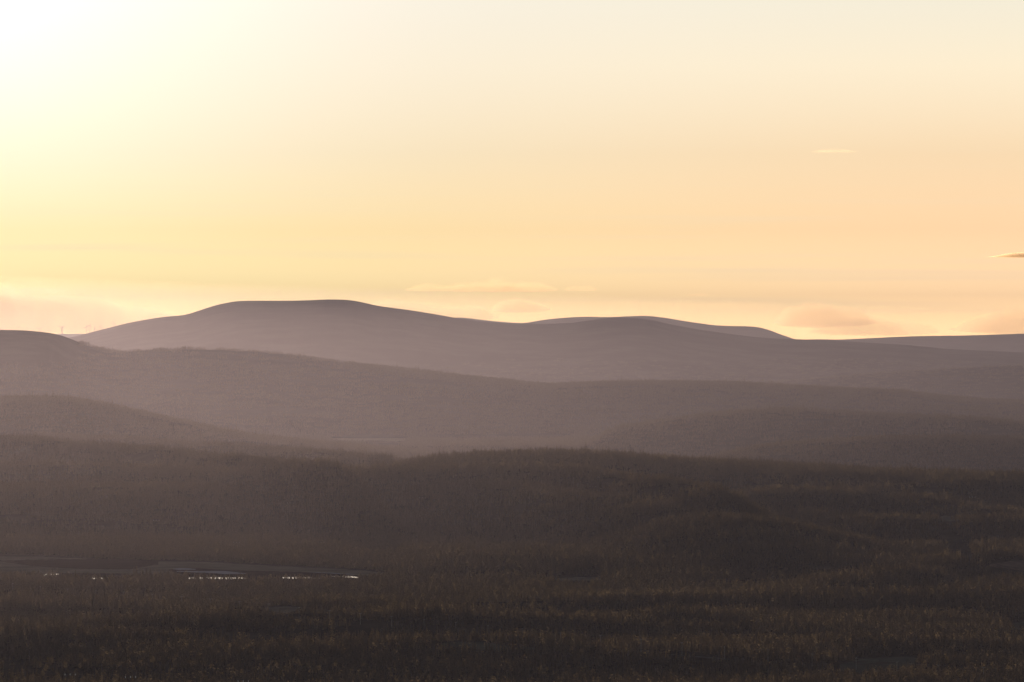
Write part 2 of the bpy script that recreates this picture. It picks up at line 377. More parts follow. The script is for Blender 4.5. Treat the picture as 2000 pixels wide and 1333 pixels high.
patch('wet_ground', [(330, 1113.5), (370, 1110), (450, 1115), (550, 1117), (650, 1120), (700, 1125)], [(330, 1116), (400, 1134), (450, 1137), (550, 1137), (650, 1136), (700, 1131)], M['darkmire'], .4, 'dark wet peat around the bright pools', 5, 0, flatz=0, rag=.6)
patch('pool', [(338, 1112.5), (352, 1111), (382, 1112.4)], [(338, 1113.6), (352, 1114.6), (382, 1114)], M['painted_sheen'], .8, 'small grey rippled pool at the far side of the mire', 2, None, 2, flatz=0, rag=.4)
patch('pool', [(345, 1116.6), (400, 1117), (440, 1116.6), (482, 1121.4)], [(345, 1118), (400, 1120.2), (440, 1122.8), (482, 1122)], M['painted_sheen'], .8, 'lens shaped grey rippled pool in the middle of the mire', 2, None, 2, flatz=0, rag=.4)
patch('pool', [(366, 1129.6), (420, 1129.2), (484, 1129.8)], [(366, 1132.4), (420, 1133), (484, 1131.6)], M['calm'], .8, 'bright narrow pool glittering behind spruce tops', 2, 5, 2, flatz=0, rag=.3)
patch('pool', [(552, 1128.6), (600, 1129), (645, 1130.5)], [(552, 1131.6), (600, 1133), (645, 1133)], M['calm'], .8, 'thin bright pool broken up by tree tops right of the middle pool', 2, 1, 2, flatz=0, rag=.3)
patch('pool', [(600, 1118.2), (650, 1120.3), (692, 1123.3)], [(600, 1118.9), (650, 1122), (692, 1124)], M['painted_sheen'], .8, 'long thin slanting pool at the right end of the mire', 2, None, 2, flatz=0, rag=.2)
patch('pool', [(645, 1126.8), (686, 1126.6), (704, 1129.5)], [(645, 1127.8), (686, 1130), (704, 1130.5)], M['calm'], .8, 'short pale pool at the right end of the mire', 2, 10, 2, flatz=0, rag=.2)
patch('pool', [(86, 1124), (100, 1122.6), (114, 1121.6)], [(86, 1125.2), (100, 1124.2), (114, 1123.2)], M['calm'], .8, 'short slanting bright pool at the left of the mire', 1, 8, 2, flatz=0)
patch('pool', [(172, 1130.4), (188, 1130.2), (202, 1130.6)], [(172, 1132), (188, 1132), (202, 1132)], M['calm'], .8, 'tiny bright pool in front of the left mire', 1, 8, 2, flatz=0)
patch('mire', [(640, 856.5), (700, 851.5), (760, 852), (800, 857)], [(640, 859), (700, 863), (760, 864.5), (800, 860)], M['palebog'], .3, 'far pale mire in the valley below the long ridge', 3, 3, flatz=LOWZ, rag=.5)
patch('lake', [(714, 861.3), (740, 861.2), (790, 863.6)], [(714, 864), (740, 865.4), (790, 866)], M['calm'], .8, 'far golden gleaming lake in the valley', 1, 9, 2, flatz=LOWZ, rag=.3)
patch('lake', [(842, 852.2), (940, 851.6), (1005, 850), (1080, 849.8), (1102, 851)], [(842, 853), (940, 852.8), (1005, 852.2), (1080, 852), (1102, 851.6)], M['painted_sheen'], .8, 'far thin pinkish lake in the valley centre', 1, 6, 2, flatz=LOWZ, rag=.2)
patch('clearing', [(1832, 1010), (1845, 1008.5), (1873, 1009)], [(1832, 1018), (1845, 1019), (1873, 1019)], M['mire'], .4, 'small pale clearing among lit trees at the right', 3, 12)
patch('clearing', [(1818, 1035), (1860, 1040), (1890, 1060), (1905, 1085)], [(1818, 1045), (1860, 1085), (1890, 1100), (1905, 1105)], M['floor'], .3, 'open dark clearing below the pale one', 5, 2)
patch('clearing', [(1930, 1104), (1965, 1098), (2010, 1093)], [(1930, 1107), (1965, 1111), (2010, 1118)], M['cut'], .4, 'reddish felled clearing at the right edge', 5, 14)
patch('clearing', [(860, 1258), (900, 1254), (950, 1256), (1000, 1264), (1060, 1268)], [(860, 1262), (900, 1266), (950, 1272), (1000, 1272), (1060, 1270)], M['clear'], .4, 'small green meadow among the nearest trees', 3, 8)
patch('clearing', [(510, 1188), (560, 1186), (590, 1187)], [(510, 1192), (560, 1199), (590, 1190)], M['mire'], .4, 'small pale clearing beside the power line', 3, 8)
patch('clearing', [(1970, 1218), (2010, 1214)], [(1970, 1232), (2010, 1236)], M['clear'], .4, 'small grassy clearing at the lower right edge', 3, 8)
patch('clearing', [(1640, 1300), (1680, 1288), (1760, 1284), (1800, 1286)], [(1640, 1312), (1680, 1316), (1760, 1308), (1800, 1292)], M['clear'], .4, 'dim open clearing around a pole at the lower right', 4, 8)
patch('clearing', [(1085, 1130), (1130, 1128), (1175, 1129)], [(1085, 1134), (1130, 1137), (1175, 1134)], M['mire'], .4, 'thin pale opening behind dark trunks in the middle', 2, 8)
patch('road', [(1310, 1279), (1360, 1283), (1430, 1289)], [(1310, 1280.6), (1360, 1285), (1430, 1290.6)], M['gravel'], .5, 'short stretch of pale gravel road beside the power line', 1, 10)

# ------------------------------------------------------------------ the two power lines: distribution poles and tall pylons
def tube(p0, p1, r0, r1, n=8, cap=True):
    p0 = np.array(p0, float); p1 = np.array(p1, float); d = p1-p0; L = np.linalg.norm(d); d /= L
    a = np.cross(d, [0, 0, 1.]) if abs(d[2]) < .9 else np.cross(d, [1., 0, 0]); a /= np.linalg.norm(a); b = np.cross(d, a)
    an = np.linspace(0, 2*np.pi, n, endpoint=False)
    ring = lambda c, r: [tuple(c+r*(a*math.cos(t)+b*math.sin(t))) for t in an]
    V = ring(p0, r0)+ring(p1, r1); Fc = [(i, (i+1) % n, n+(i+1) % n, n+i) for i in range(n)]
    if cap: Fc += [tuple(range(n))[::-1], tuple(range(n, 2*n))]
    return V, Fc
def join(*parts):
    V, Fc = [], []
    for v, f in parts:
        k = len(V); V += list(v); Fc += [tuple(i+k for i in q) for q in f]
    return V, Fc
def box(c, s):
    V = [(c[0]+sx*s[0]/2, c[1]+sy*s[1]/2, c[2]+sz*s[2]/2) for sx in (-1, 1) for sy in (-1, 1) for sz in (-1, 1)]
    return V, [(0, 1, 3, 2), (4, 6, 7, 5), (0, 4, 5, 1), (2, 3, 7, 6), (0, 2, 6, 4), (1, 5, 7, 3)]
def ins(x, z, r=.12, h=.5):
    return join(*[tube((x, 0, z+k*h/3), (x, 0, z+(k+.7)*h/3), r, r*.55, 8) for k in range(3)])
def build(name, mats, *parts, **kw): V, Fc = join(*parts); return mesh_np(name, V, Fc, mats, **kw)
PH = 12.5
pole_me = build('pole', M['polewood'], tube((0, 0, -2), (0, 0, PH), .26, .2, 10))
arm_me = build('crossarm', M['polewood'], box((0, 0, PH-.5), (3.2, .22, .24)), tube((-.9, .12, PH-.6), (0, .12, PH-1.6), .05, .05, 6), tube((.9, .12, PH-.6), (0, .12, PH-1.6), .05, .05, 6))
ins_me = [build('insulator', M['glass'], ins(x, PH-.36)) for x in (-1.4, 0.28, 1.4)]
line_px = [(25, 1158.5), (79, 1164), (132, 1169), (187, 1172), (241, 1175), (297, 1180), (355, 1184), (411, 1190), (468, 1195), (525, 1201), (584, 1208), (644, 1214), (704, 1220), (765, 1226), (828, 1232), (890, 1238), (953, 1244), (1020, 1250), (1095, 1258), (1173, 1265), (1252, 1273), (1332, 1280), (1415, 1288), (1500, 1294), (1586, 1302), (1672, 1310), (1752, 1318), (1834, 1324), (1921, 1329), (2012, 1336)]
pole_xyz = [hit(px, py) for px, py in line_px]
LINE = np.array([(a, b) for a, b, c in pole_xyz])
near_lab = {0: 'leftmost in view', 1: 'second from the left edge, below the mire'}
POLES = []
ords = ['first', 'second', 'third', 'fourth', 'fifth', 'sixth', 'seventh', 'eighth', 'ninth', 'tenth', 'eleventh', 'twelfth', 'thirteenth', 'fourteenth', 'fifteenth']
NP = len(pole_xyz)
for i, (X, Y, Z) in enumerate(pole_xyz):
    if X/Y*F+1000 > 2005: POLES.append((X, Y, Z)); continue
    nx = pole_xyz[min(i+1, NP-1)]; pv = pole_xyz[max(i-1, 0)]
    a = math.atan2(nx[1]-pv[1], nx[0]-pv[0])+math.pi/2
    e = empty('utility_pole', (X, Y, Z), a); POLES.append((X, Y, Z))
    if line_px[i][0] == 1672: lb = 'tall pale power pole standing whole in the open clearing at the lower right'
    elif line_px[i][0] == 1415: lb = 'pale power pole at the end of the short gravel road'
    elif i < 15: lb = f'grey power pole in the treeless strip, {ords[i]} from the left edge'
    else: lb = f'grey power pole in the treeless strip, {ords[NP-2-i]} from the right edge'
    tag(e, lb, 'power pole', 'wooden poles of the power line')
    link('pole', pole_me, e); link('crossarm', arm_me, e)
    for mm in ins_me: link('insulator', mm, e)
def wires(name, pts, offs, z, sag, r, label, ang_of):
    parts = []
    for off in offs:
        for (A, B) in zip(pts[:-1], pts[1:]):
            d = np.array([B[0]-A[0], B[1]-A[1]]); L = np.linalg.norm(d); nrm = np.array([-d[1], d[0]])/L
            q = []
            for s in np.linspace(0, 1, 7):
                q.append((A[0]+d[0]*s+nrm[0]*off, A[1]+d[1]*s+nrm[1]*off, A[2]+(B[2]-A[2])*s+z-sag*4*s*(1-s)))
            for a, b in zip(q[:-1], q[1:]): parts.append(tube(a, b, r, r, 4, False))
    o = link(name, build(name, M['wire'], *parts)); tag(o, label, 'power line'); return o
wires('power_line', POLES, (-1.4, .28, 1.4), PH+.1, 1.0, .009, 'thin sagging wires strung between the wooden poles across the lower forest', None)

PYH = 19.
pl_leg = [build('leg', M['tarred'], tube((sx*3.4, 0, -2), (sx*2.8, 0, PYH), .24, .18, 8)) for sx in (-1, 1)]
pl_beam = build('crossbeam', M['tarred'], box((0, 0, PYH-1.), (11, .35, .4)), tube((-2.8, 0, PYH), (0, 0, PYH-1), .06, .06, 6), tube((2.8, 0, PYH), (0, 0, PYH-1), .06, .06, 6))
pl_brace = build('brace', M['tarred'], tube((-3.1, .1, PYH*.45), (2.9, .1, PYH*.8), .08, .08, 6), tube((3.1, -.1, PYH*.45), (-2.9, -.1, PYH*.8), .08, .08, 6))
def disc_string(x):
    return join(*[tube((x, 0, PYH-1.3-k*.16), (x, 0, PYH-1.3-k*.16-.1), .22, .38, 10) for k in range(8)])
pl_ins = [build('insulator', M['glass'], disc_string(x)) for x in (-4.8, 0, 4.8)]
def pylon(px, ytop, D, label, group='pylons carrying the tall power line'):
    Xp = (px-1000)/F*D; Zt = H-(ytop-HY)/F*D
    zg = float(height(np.array([Xp]), np.array([D]))[0])
    sc = float(np.clip((Zt-zg)/(PYH-2), .75, 1.5))
    e = empty('transmission_pylon', (Xp, D, zg), 0); e.scale = (1, 1, sc)
    tag(e, label, 'pylon', group)
    for mm in pl_leg: link('leg', mm, e)
    link('crossbeam', pl_beam, e); link('brace', pl_brace, e)
    for mm in pl_ins: link('insulator', mm, e)
    return e
PYL = []
for px, y, D, lb in [(305, 958, 9700, 'far wooden pylon with glinting insulators on the left slope, leftmost of its line'),
    (567, 937, 10100, 'far pylon with three glinting insulators on the slope crest left of centre'),
    (825, 937, 10200, 'far pylon with glinting insulators just below the centre crest'),
    (1158, 951, 10000, 'far pylon with faint insulators on the shaded slope right of centre'),
    (1405, 953, 10000, 'far pylon with glinting insulators below the dark wooded crest'),
    (1899, 962, 10500, 'far pylon with three bright insulators at the right, above the pale clearing'),
    (137, 1318, 5500, 'nearest pylon top at the bottom edge, with three shining insulators at the left'),
    (255, 1323, 5450, 'near pylon top at the bottom edge, second from the left corner'),
    (475, 1331, 5400, 'near pylon top just cut by the bottom edge below the left pools'),
    (462, 1087, 9050, 'faint pylon at the forest edge above the mire pools'),
    (627, 1083, 9150, 'faint pylon at the forest edge right of the mire pools')]:
    PYL.append(pylon(px, y, D, lb))

# ------------------------------------------------------------------ wind turbines on the far horizon, mast, cairns
def blade():
    V, Fc = [], []
    sec = [(0, 2.2, 2.0), (3, 2.6, 1.6), (8, 4.4, 1.2), (22, 3.2, .8), (36, 2.0, .5), (44, .8, .2)]
    for r, c, t in sec:
        V += [(-c*.3, t/2, r), (c*.7, 0, r), (-c*.3, -t/2, r), (-c*.5, 0, r)]
    for k in range(len(sec)-1):
        for j in range(4): Fc.append((4*k+j, 4*k+(j+1) % 4, 4*k+4+(j+1) % 4, 4*k+4+j))
    Fc.append((3, 2, 1, 0)); Fc.append(tuple(4*(len(sec)-1)+j for j in range(4)))
    return V, Fc
def rotv(V, a):
    c, s = math.cos(a), math.sin(a); return [(x*c+z*s, y, -x*s+z*c) for x, y, z in V]
bV, bF = blade()
tower_me = build('tower', M['white'], tube((0, 0, -25), (0, 0, 78), 3.2, 2.2, 12))
nac_me = build('nacelle', M['white'], box((0, 1.5, 79.3), (2.8, 7.5, 2.8)), tube((0, -2.2, 79.3), (0, -4.2, 79.3), 1.4, .7, 10))
hub_me = build('hub', M['white'], tube((0, -2.3, 79.3), (0, -4.4, 79.3), 1.5, .6, 12))
def turbine(px, py, D, rot, sc, label):
    Xp = (px-1000)/F*D; Zh = H-(py-HY)/F*D
    e = empty('wind_turbine', (Xp, D, Zh-79.3*sc), rad(8)); e.scale = (sc,)*3
    tag(e, label, 'wind turbine', 'wind turbines on the far horizon')
    link('tower', tower_me, e); link('nacelle', nac_me, e); link('hub', hub_me, e)
    for k in range(3):
        V = [(x, y-3.4, z+79.3) for x, y, z in rotv(bV, rad(rot+120*k))]
        link('blade', mesh_np('blade', V, bF, M['white']), e)
turbine(77.5, 643, 56000, 50, .91, 'wind turbine half hidden behind the bare round hilltop, farthest left of the group')
turbine(122, 639.5, 56000, 60, .91, 'wind turbine standing alone above the dip between the bare hilltop and the fell')
turbine(120.3, 641.5, 56750, -58, .91, 'wind turbine standing directly behind the lone one above the dip')
turbine(168.5, 639.2, 56250, 15, .91, 'left wind turbine of the tight pair above the fell slope')
turbine(175.5, 636.5, 56000, 22, .91, 'taller right wind turbine of the tight pair above the fell slope')
turbine(185, 642.5, 56500, -15, .91, 'low wind turbine just right of the tight pair')
turbine(196.5, 638, 56250, 20, .91, 'wind turbine between the low one and the last one on the fell slope')
turbine(221.5, 631, 56000, 12, .91, 'highest and rightmost wind turbine peeping over the fell slope')
# lattice mast
D = 50500; Xp = (1550.5-1000)/F*D; zt = H+(HY-639.5)/F*D; zb = H-(664-HY)/F*D
parts = []
for k in range(3):
    a = k*2*math.pi/3; q = (math.cos(a)*1.6, math.sin(a)*1.6)
    parts.append(tube((q[0], q[1], 0), (q[0]*.8, q[1]*.8, zt-zb), .5, .4, 6))
nseg = 10
for j in range(nseg):
    for k in range(3):
        a, b = k*2*math.pi/3, (k+1)*2*math.pi/3
        z0, z1 = (zt-zb)*j/nseg, (zt-zb)*(j+1)/nseg
        parts.append(tube((math.cos(a)*1.5, math.sin(a)*1.5, z0), (math.cos(b)*1.4, math.sin(b)*1.4, z1), .2, .2, 4))
e = empty('radio_mast', (Xp, D, zb)); tag(e, 'thin tall radio mast standing on the horizon at the foot of the rounded fell', 'mast')
link('lattice', build('lattice', M['steel'], *parts), e)
link('antenna', build('antenna', M['steel'], tube((0, 0, zt-zb), (0, 0, zt-zb+9), .35, .15, 6)), e)
# cairns on the bare tops
def cairn(px, py, D, h, label):
    Xp = (px-1000)/F*D; Z = H-(py-HY)/F*D-h
    parts = []; r = random.Random(px)
    for k in range(6):
        zz = h*k/6; rr = h*.42*(1-k/7.5)
        V = []
        n = 7
        for q in range(n):
            a = q*2*math.pi/n; V.append((math.cos(a)*rr*r.uniform(.8, 1.15), math.sin(a)*rr*r.uniform(.8, 1.15), zz))
        for q in range(n):
            a = q*2*math.pi/n+.2; V.append((math.cos(a)*rr*r.uniform(.7, 1.), math.sin(a)*rr*r.uniform(.7, 1.), zz+h/6.2))
        parts.append((V, [(i, (i+1) % n, n+(i+1) % n, n+i) for i in range(n)]+[tuple(range(n))[::-1], tuple(range(n, 2*n))]))
    o = link('cairn', build('cairn', M['stone'], *parts)); o.location = (Xp, D, Z); tag(o, label, 'cairn')
cairn(35.5, 637.5, 25000, 5.5, 'small stone cairn on the bare round hilltop at the left')
cairn(97.5, 645, 25000, 3.5, 'smaller stone cairn on the right shoulder of the bare round hilltop')
cairn(1592, 657.5, 40000, 7, 'small stone cairn on the low saddle right of the rounded fell')

# ------------------------------------------------------------------ trees
def spruce(seed, whorls, spokes, h=1., r=.16, trunk=True):
    "crown of a narrow spruce, unit height: whorls of drooping ragged branches"
    R = random.Random(seed); V, Fc = [], []
    z0 = .1
    for k in range(whorls):
        t = k/(whorls-1); zz = z0+(1-z0)*t*.97
        rr = r*(1-t)**.8*R.uniform(.75, 1.2)+.012
        off = R.random()*6.28
        for s in range(spokes):
            a = off+s*2*math.pi/spokes+R.uniform(-.25, .25); q = rr*R.uniform(.7, 1.25)
            wd = rr*.42+.008; dz = rr*R.uniform(.35, .75); up = .55/whorls
            ca, sa = math.cos(a), math.sin(a); i = len(V)
            V += [(0, 0, zz+up*1.4), (ca*q*.55-sa*wd, sa*q*.55+ca*wd, zz-dz*.3), (ca*q, sa*q, zz-dz), (ca*q*.55+sa*wd, sa*q*.55-ca*wd, zz-dz*.3)]
            Fc += [(i, i+1, i+2, i+3)]
    i = len(V); V += [(.01, 0, .93), (-.006, .008, .93), (-.006, -.008, .93), (0, 0, 1.03)]; Fc += [(i, i+1, i+3), (i+1, i+2, i+3), (i+2, i, i+3)]
    return [(x*h, y*h, zz*h) for x, y, zz in V], Fc
def pine(seed, n, h=1., birch=False):
    "loose crown of tufts on bare trunk"
    R = random.Random(seed); V, Fc = [], []
    lo = .3 if birch else .38
    for k in range(n):
        t = R.random()**.8; zz = lo+(1-lo)*t
        env = (.17 if not birch else .2)*math.sin(math.pi*min(1, (.18+t*.82)))**.6+.01
        a = R.random()*6.28; q = env*R.random()**.5; s = R.uniform(.035, .075)*(1.15-t*.4)
        c = (math.cos(a)*q, math.sin(a)*q, zz)
        i = len(V)
        for m in range(4):
            d = [R.gauss(0, 1) for _ in range(3)]; L = math.sqrt(sum(v*v for v in d))
            V.append(tuple(c[j]+d[j]/L*s*(1 if j < 2 else .7) for j in range(3)))
        Fc += [(i, i+1, i+2), (i, i+2, i+3), (i, i+3, i+1)]
    return [(x*h, y*h, zz*h) for x, y, zz in V], Fc
def trunk(h, n=6): return join(tube((0, 0, -.06*h), (0, 0, h*.6), h*.016, h*.009, n, False), tube((0, 0, h*.6), (0, 0, h*.95), h*.009, h*.003, n, False))
LOW = []
for s in range(4): v, f = spruce(s, 8, 5, r=[.13, .15, .12, .17][s]); LOW.append((v, f, 0))
for s in range(3): v, f = pine(20+s, 22); LOW.append((v, f, 1))
v, f = pine(40, 20, birch=True); LOW.append((v, f, 2))
KM = [M['spruce'], M['pine'], M['birch'], M['bark']]
def clump(i, n, size, hmin, hmax, pbirch=.03, ppine=.4):
    "a stand of n trees over a size x size metre plot"
    R = random.Random(100+i); V, Fc, mi = [], [], []
    for k in range(n):
        c = R.random(); pr = LOW[7] if c < pbirch else (LOW[4+R.randrange(3)] if c < pbirch+ppine else LOW[R.randrange(4)])
        hh = R.uniform(hmin, hmax)*(.75 if pr[2] == 2 else 1)*(R.uniform(1.2, 1.6) if R.random() < .12 else 1); a = R.random()*6.28; x0, y0 = R.uniform(-.5, .5)*size, R.uniform(-.5, .5)*size
        ca, sa = math.cos(a), math.sin(a); b = len(V); wd = R.uniform(1.15, 1.8)
        V += [((x*ca-y*sa)*hh*wd+x0, (x*sa+y*ca)*hh*wd+y0, zz*hh) for x, y, zz in pr[0]]
        Fc += [tuple(q+b for q in g) for g in pr[1]]; mi += [pr[2]]*len(pr[1])
        b = len(V); tv, tf = tube((x0, y0, -1.5), (x0, y0, hh*.8), hh*.016, hh*.006, 3, False)
        V += tv; Fc += [tuple(q+b for q in g) for g in tf]; mi += [3]*3
    return mesh_np('stand', V, Fc, KM, midx=mi)
lib = bpy.data.collections.new('tree_stands')
NCL = 10
SETS = {'near': (6, 15.5, 4, 12), 'mid': (11, 24, 5, 12), 'far': (20, 42, 6, 12), 'spire': (2, 22, 11, 18)}
OFF = {}
for j, (k, (n, size, a, b)) in enumerate(SETS.items()):
    OFF[k] = j*NCL
    for i in range(NCL):
        ob = bpy.data.objects.new('stand_%02d' % (j*NCL+i), clump(j*50+i, n, size, a, b, .05 if i % 3 == 0 else .0, [.1, .6, .35][i % 3])); lib.objects.link(ob)

def in_treeless(px, py):
    bad = np.zeros(len(px), bool)
    for xs, a, b in TREELESS:
        bad |= (px >= xs[0]-2) & (px <= xs[-1]+2) & (py > np.interp(px, xs, a)) & (py < np.interp(px, xs, b))
    return bad
def line_dist(X, Y):
    d = np.full(len(X), 1e9)
    for A, B in zip(LINE[:-1], LINE[1:]):
        v = B-A; L2 = v @ v
        t = np.clip(((X-A[0])*v[0]+(Y-A[1])*v[1])/L2, 0, 1)
        d = np.minimum(d, np.hypot(X-A[0]-t*v[0], Y-A[1]-t*v[1]))
    return d
def scatter(Y0, Y1, cell, thin=None):
    out = []
    Ys = np.arange(Y0, Y1, cell)
    for y in Ys:
        hw = .094*y; xs = np.arange(-hw, hw, cell)
        out.append(np.stack([xs, np.full(len(xs), y)], -1))
    Q = np.concatenate(out); Q = Q+rng.uniform(-.5, .5, Q.shape)*cell
    return Q[:, 0], Q[:, 1]
PTS, IDX, SCL, ROT = [], [], [], []
def plant(kind, X, Y, extra=None, smin=.75, smax=1.15):
    Z = height(X, Y); px = 1000+X/Y*F; py = HY+(H-Z)/Y*F
    keep = ~in_treeless(px, py)
    if kind == 'near': keep &= line_dist(X, Y) > 16
    # open heath / thin patches, following a broad noise
    dens = fbm(X/260+7, Y/200+3, 3)+.5
    keep &= rng.random(len(X)) < np.clip((dens-.22)/.2, .15, 1)
    if extra is not None: keep &= extra(X, Y, Z, px, py)
    X, Y, Z = X[keep], Y[keep], Z[keep]
    PTS.append(np.stack([X, Y, Z], -1))
    zone = fbm(X/420+70, Y/300+30, 3)+.5
    IDX.append(OFF[kind]+((zone*3+rng.random(len(X))*1.6).astype(int) % 3+3*rng.integers(0, 3, len(X))))
    hs = smin+(smax-smin)*np.clip(fbm(X/120, Y/100+9, 3)*1.8+.5, 0, 1)+rng.uniform(-.16, .16, len(X))*(2.2 if kind == 'spire' else 1)
    SCL.append(hs); ROT.append(rng.uniform(0, 6.28, len(X)))
X, Y = scatter(5050, 9300, 14.5); plant('near', X, Y, None, .65, 1.4)
X, Y = scatter(9300, 13500, 22); plant('mid', X, Y, None, .8, 1.35)
def treeline(X, Y, Z, px, py):
    # bare top of the left fell and thin stunted trees along the left half of the long ridge
    onridge = (Y > 22500) & (Y < 30000)
    thr = np.interp(px, [-200, 140, 170, 230, 420, 650, 900, 1100, 2200], [200, 225, 240, 250, 235, 215, 225, 400, 400])
    p = np.clip((thr-Z)/30, 0, 1)
    p = np.where((px > 150) & (px < 1000), np.maximum(p, .3), p)
    return np.where(onridge, rng.random(len(X)) < p, True)
X, Y = scatter(13500, 19000, 36); plant('far', X, Y); X, Y = scatter(19000, 28500, 44); plant('far', X, Y, treeline, .9, 1.3)
def fell(X, Y, Z, px, py):
    return rng.random(len(X)) < np.clip((190-Z)/80, 0, 1)*.8
X, Y = scatter(28500, 37000, 85); plant('far', X, Y, fell, .7, 1.1)

# taller trees standing up along the wooded crests
for key in ('wooded_hill_near_left', 'wooded_rise_right', 'wooded_spur_right', 'dark_wooded_crest', 'long_ridge'):
    m = HILLS[key]; D = float(m['D'].mean()); n = int(.18*D/ (34 if key != 'long_ridge' else 40))
    px = rng.uniform(-30, 2030, n); Y = np.interp(px, m['px'], m['D'])+rng.uniform(-260, 160, n); X = (px-1000)/F*Y
    plant('spire', X, Y, (lambda X, Y, Z, px, py: rng.random(len(X)) < np.interp(px, [0, 160, 240, 500, 1000, 1100], [0, 0, .35, .35, .8, 1])) if key == 'long_ridge' else None, .9 if D < 15000 else 1.15, 1.4 if D < 15000 else 1.9)
# the nearest trees are trees of their own (chosen by size), the rest is the forest
HI = {}
for s in range(3): HI['spruce', s] = spruce(300+s, 15, 9, r=[.14, .17, .12][s])
for s in range(3): HI['pine', s] = pine(330+s, 110)
for s in range(2): HI['birch', s] = pine(360+s, 90, birch=True)
HIM = {k: (mesh_np('crown', v[0], v[1], M[k[0]]), build('trunk', M['bark'], trunk(1.))) for k, v in HI.items()}
def place_tree(kind, var, X, Y, Z, h, wd, rz, label, group):
    e = empty({'spruce': 'spruce_tree', 'pine': 'pine_tree', 'birch': 'birch_tree'}[kind], (X, Y, Z), rz); e.scale = (h*wd, h*wd, h)
    tag(e, label, 'tree', group)
    cm, tm = HIM[kind, var]; link('crown', cm, e); link('trunk', tm, e)
heroes = [  # px, base row, height in px, kind, label
 (712, 1293, 38, 'spruce', 'tall lone spruce standing clear in front of the small meadow left of centre'),
 (422, 1270, 26, 'spruce', 'tall dark spruce rising over the lower left forest'),
 (808, 1274, 22, 'spruce', 'reddish spruce at the left end of the small green meadow'),
 (861, 1275, 20, 'spruce', 'reddish spruce on the lower edge of the small green meadow'),
 (880, 1276, 20, 'spruce', 'narrow spruce right beside the reddish one at the meadow edge'),
 (935, 1285, 24, 'spruce', 'broad spruce in front of the small green meadow'),
 (960, 1286, 26, 'spruce', 'taller spruce in front of the right half of the meadow'),
 (1010, 1290, 28, 'spruce', 'dark spruce by the right end of the meadow'),
 (1052, 1292, 28, 'spruce', 'wide spruce right of the meadow, near the bottom'),
 (1135, 1296, 28, 'pine', 'broad round topped pine near the bottom, right of the meadow'),
 (771, 1225, 9, 'birch', 'yellow birch glowing beside the power line left of centre'),
 (572, 1268, 13, 'birch', 'small yellow birch among spruces at the lower left'),
 (1558, 1318, 14, 'birch', 'round yellow birch low at the bottom right of centre'),
 (1886, 1326, 14, 'birch', 'bright yellow birch at the bottom right'),
 (1732, 1326, 13, 'birch', 'small yellow birch right of the open clearing at the bottom'),
 (972, 1218, 9, 'birch', 'yellow birch on the lit tree row in the middle'),
 (1054, 1318, 16, 'birch', 'yellowish birch near the bottom centre'),
 (48, 1292, 20, 'spruce', 'broad lit spruce at the bottom left'),
 (150, 1268, 24, 'spruce', 'pointed lit spruce in the lower left forest'),
 (390, 1283, 22, 'spruce', 'pointed spruce at the lower left, on the edge of the dark heath'),
]
HX = []
for i, (px, py, hp, kind, lb) in enumerate(heroes):
    X, Y, Z = hit(px, py); h = hp/F*Y
    place_tree(kind, i % (2 if kind == 'birch' else 3), X, Y, Z, h, 1.1, i, lb, 'single trees standing out near the bottom'); HX.append((X, Y))
NREST = 300-len(heroes)
R = random.Random(5)
cells = {}
cand = []
for k in range(60000):
    py = R.uniform(1300, 1350); px = R.uniform(0, 2000)
    cand.append((px, py))
    if len(cand) >= 900: break
placed = []
KL = {'spruce': 'dark pointed spruce', 'pine': 'round topped pine', 'birch': 'yellowish birch'}
ZN = ['in the bottom left corner', 'along the bottom edge below the left pools', 'along the bottom edge left of the middle', 'along the bottom edge in the middle', 'along the bottom edge right of the middle', 'along the bottom edge below the gravel road', 'at the bottom right by the open clearing', 'in the bottom right corner']
MODE = [[] for _ in range(8)]
for px, py in cand:
    if len(placed) >= NREST: break
    if bool(in_treeless(np.array([px]), np.array([py-1.]))[0]): continue
    X, Y, Z = hit(px, py)
    if line_dist(np.array([X]), np.array([Y]))[0] < 8: continue
    if any((X-a)**2+(Y-b)**2 < 9 for a, b in placed): continue
    c = R.random(); kind = 'birch' if c < .06 else ('pine' if c < .4 else 'spruce')
    h = R.uniform(7.5, 12.5)*(.75 if kind == 'birch' else 1); zn = min(7, int(px//250))
    tall = h > 11
    lb = ('tall ' if tall else '')+KL[kind]+' '+ZN[zn]
    place_tree(kind, R.randrange(2 if kind == 'birch' else 3), X, Y, Z, h, R.uniform(.9, 1.3), R.random()*6.28, lb, ('tall ' if tall else '')+KL[kind].split()[-1]+'s '+ZN[zn])
    placed.append((X, Y))
HX += placed; HX = np.array(HX)
A = np.concatenate(PTS); idx = np.concatenate(IDX); scl = np.concatenate(SCL); rot = np.concatenate(ROT)
# thin the stands where single trees stand
nearm = A[:, 1] < 6600
ok = np.ones(len(A), bool)
ii = np.where(nearm)[0]
for k in range(0, len(ii), 4000):
    q = ii[k:k+4000]; d = np.hypot(A[q, 0][:, None]-HX[:, 0], A[q, 1][:, None]-HX[:, 1]).min(1); ok[q] = d > 9
A, idx, scl, rot = A[ok], idx[ok], scl[ok], rot[ok]
print('stands', len(A))
me = bpy.data.meshes.new('forest'); me.vertices.add(len(A)); me.vertices.foreach_set('co', A.astype(np.float32).ravel())
for nm, tp, dat in (('stand', 'INT', idx.astype(np.int32)), ('size', 'FLOAT', scl.astype(np.float32)), ('turn', 'FLOAT', rot.astype(np.float32))):
    at = me.attributes.new(nm, tp, 'POINT'); at.data.foreach_set('value', dat)
me.update()
forest = link('forest', me); tag(forest, 'dense dark conifer forest of spruce and pine covering plain and slopes', 'forest', kind='stuff')
gt = bpy.data.node_groups.new('forest_nodes', 'GeometryNodeTree')
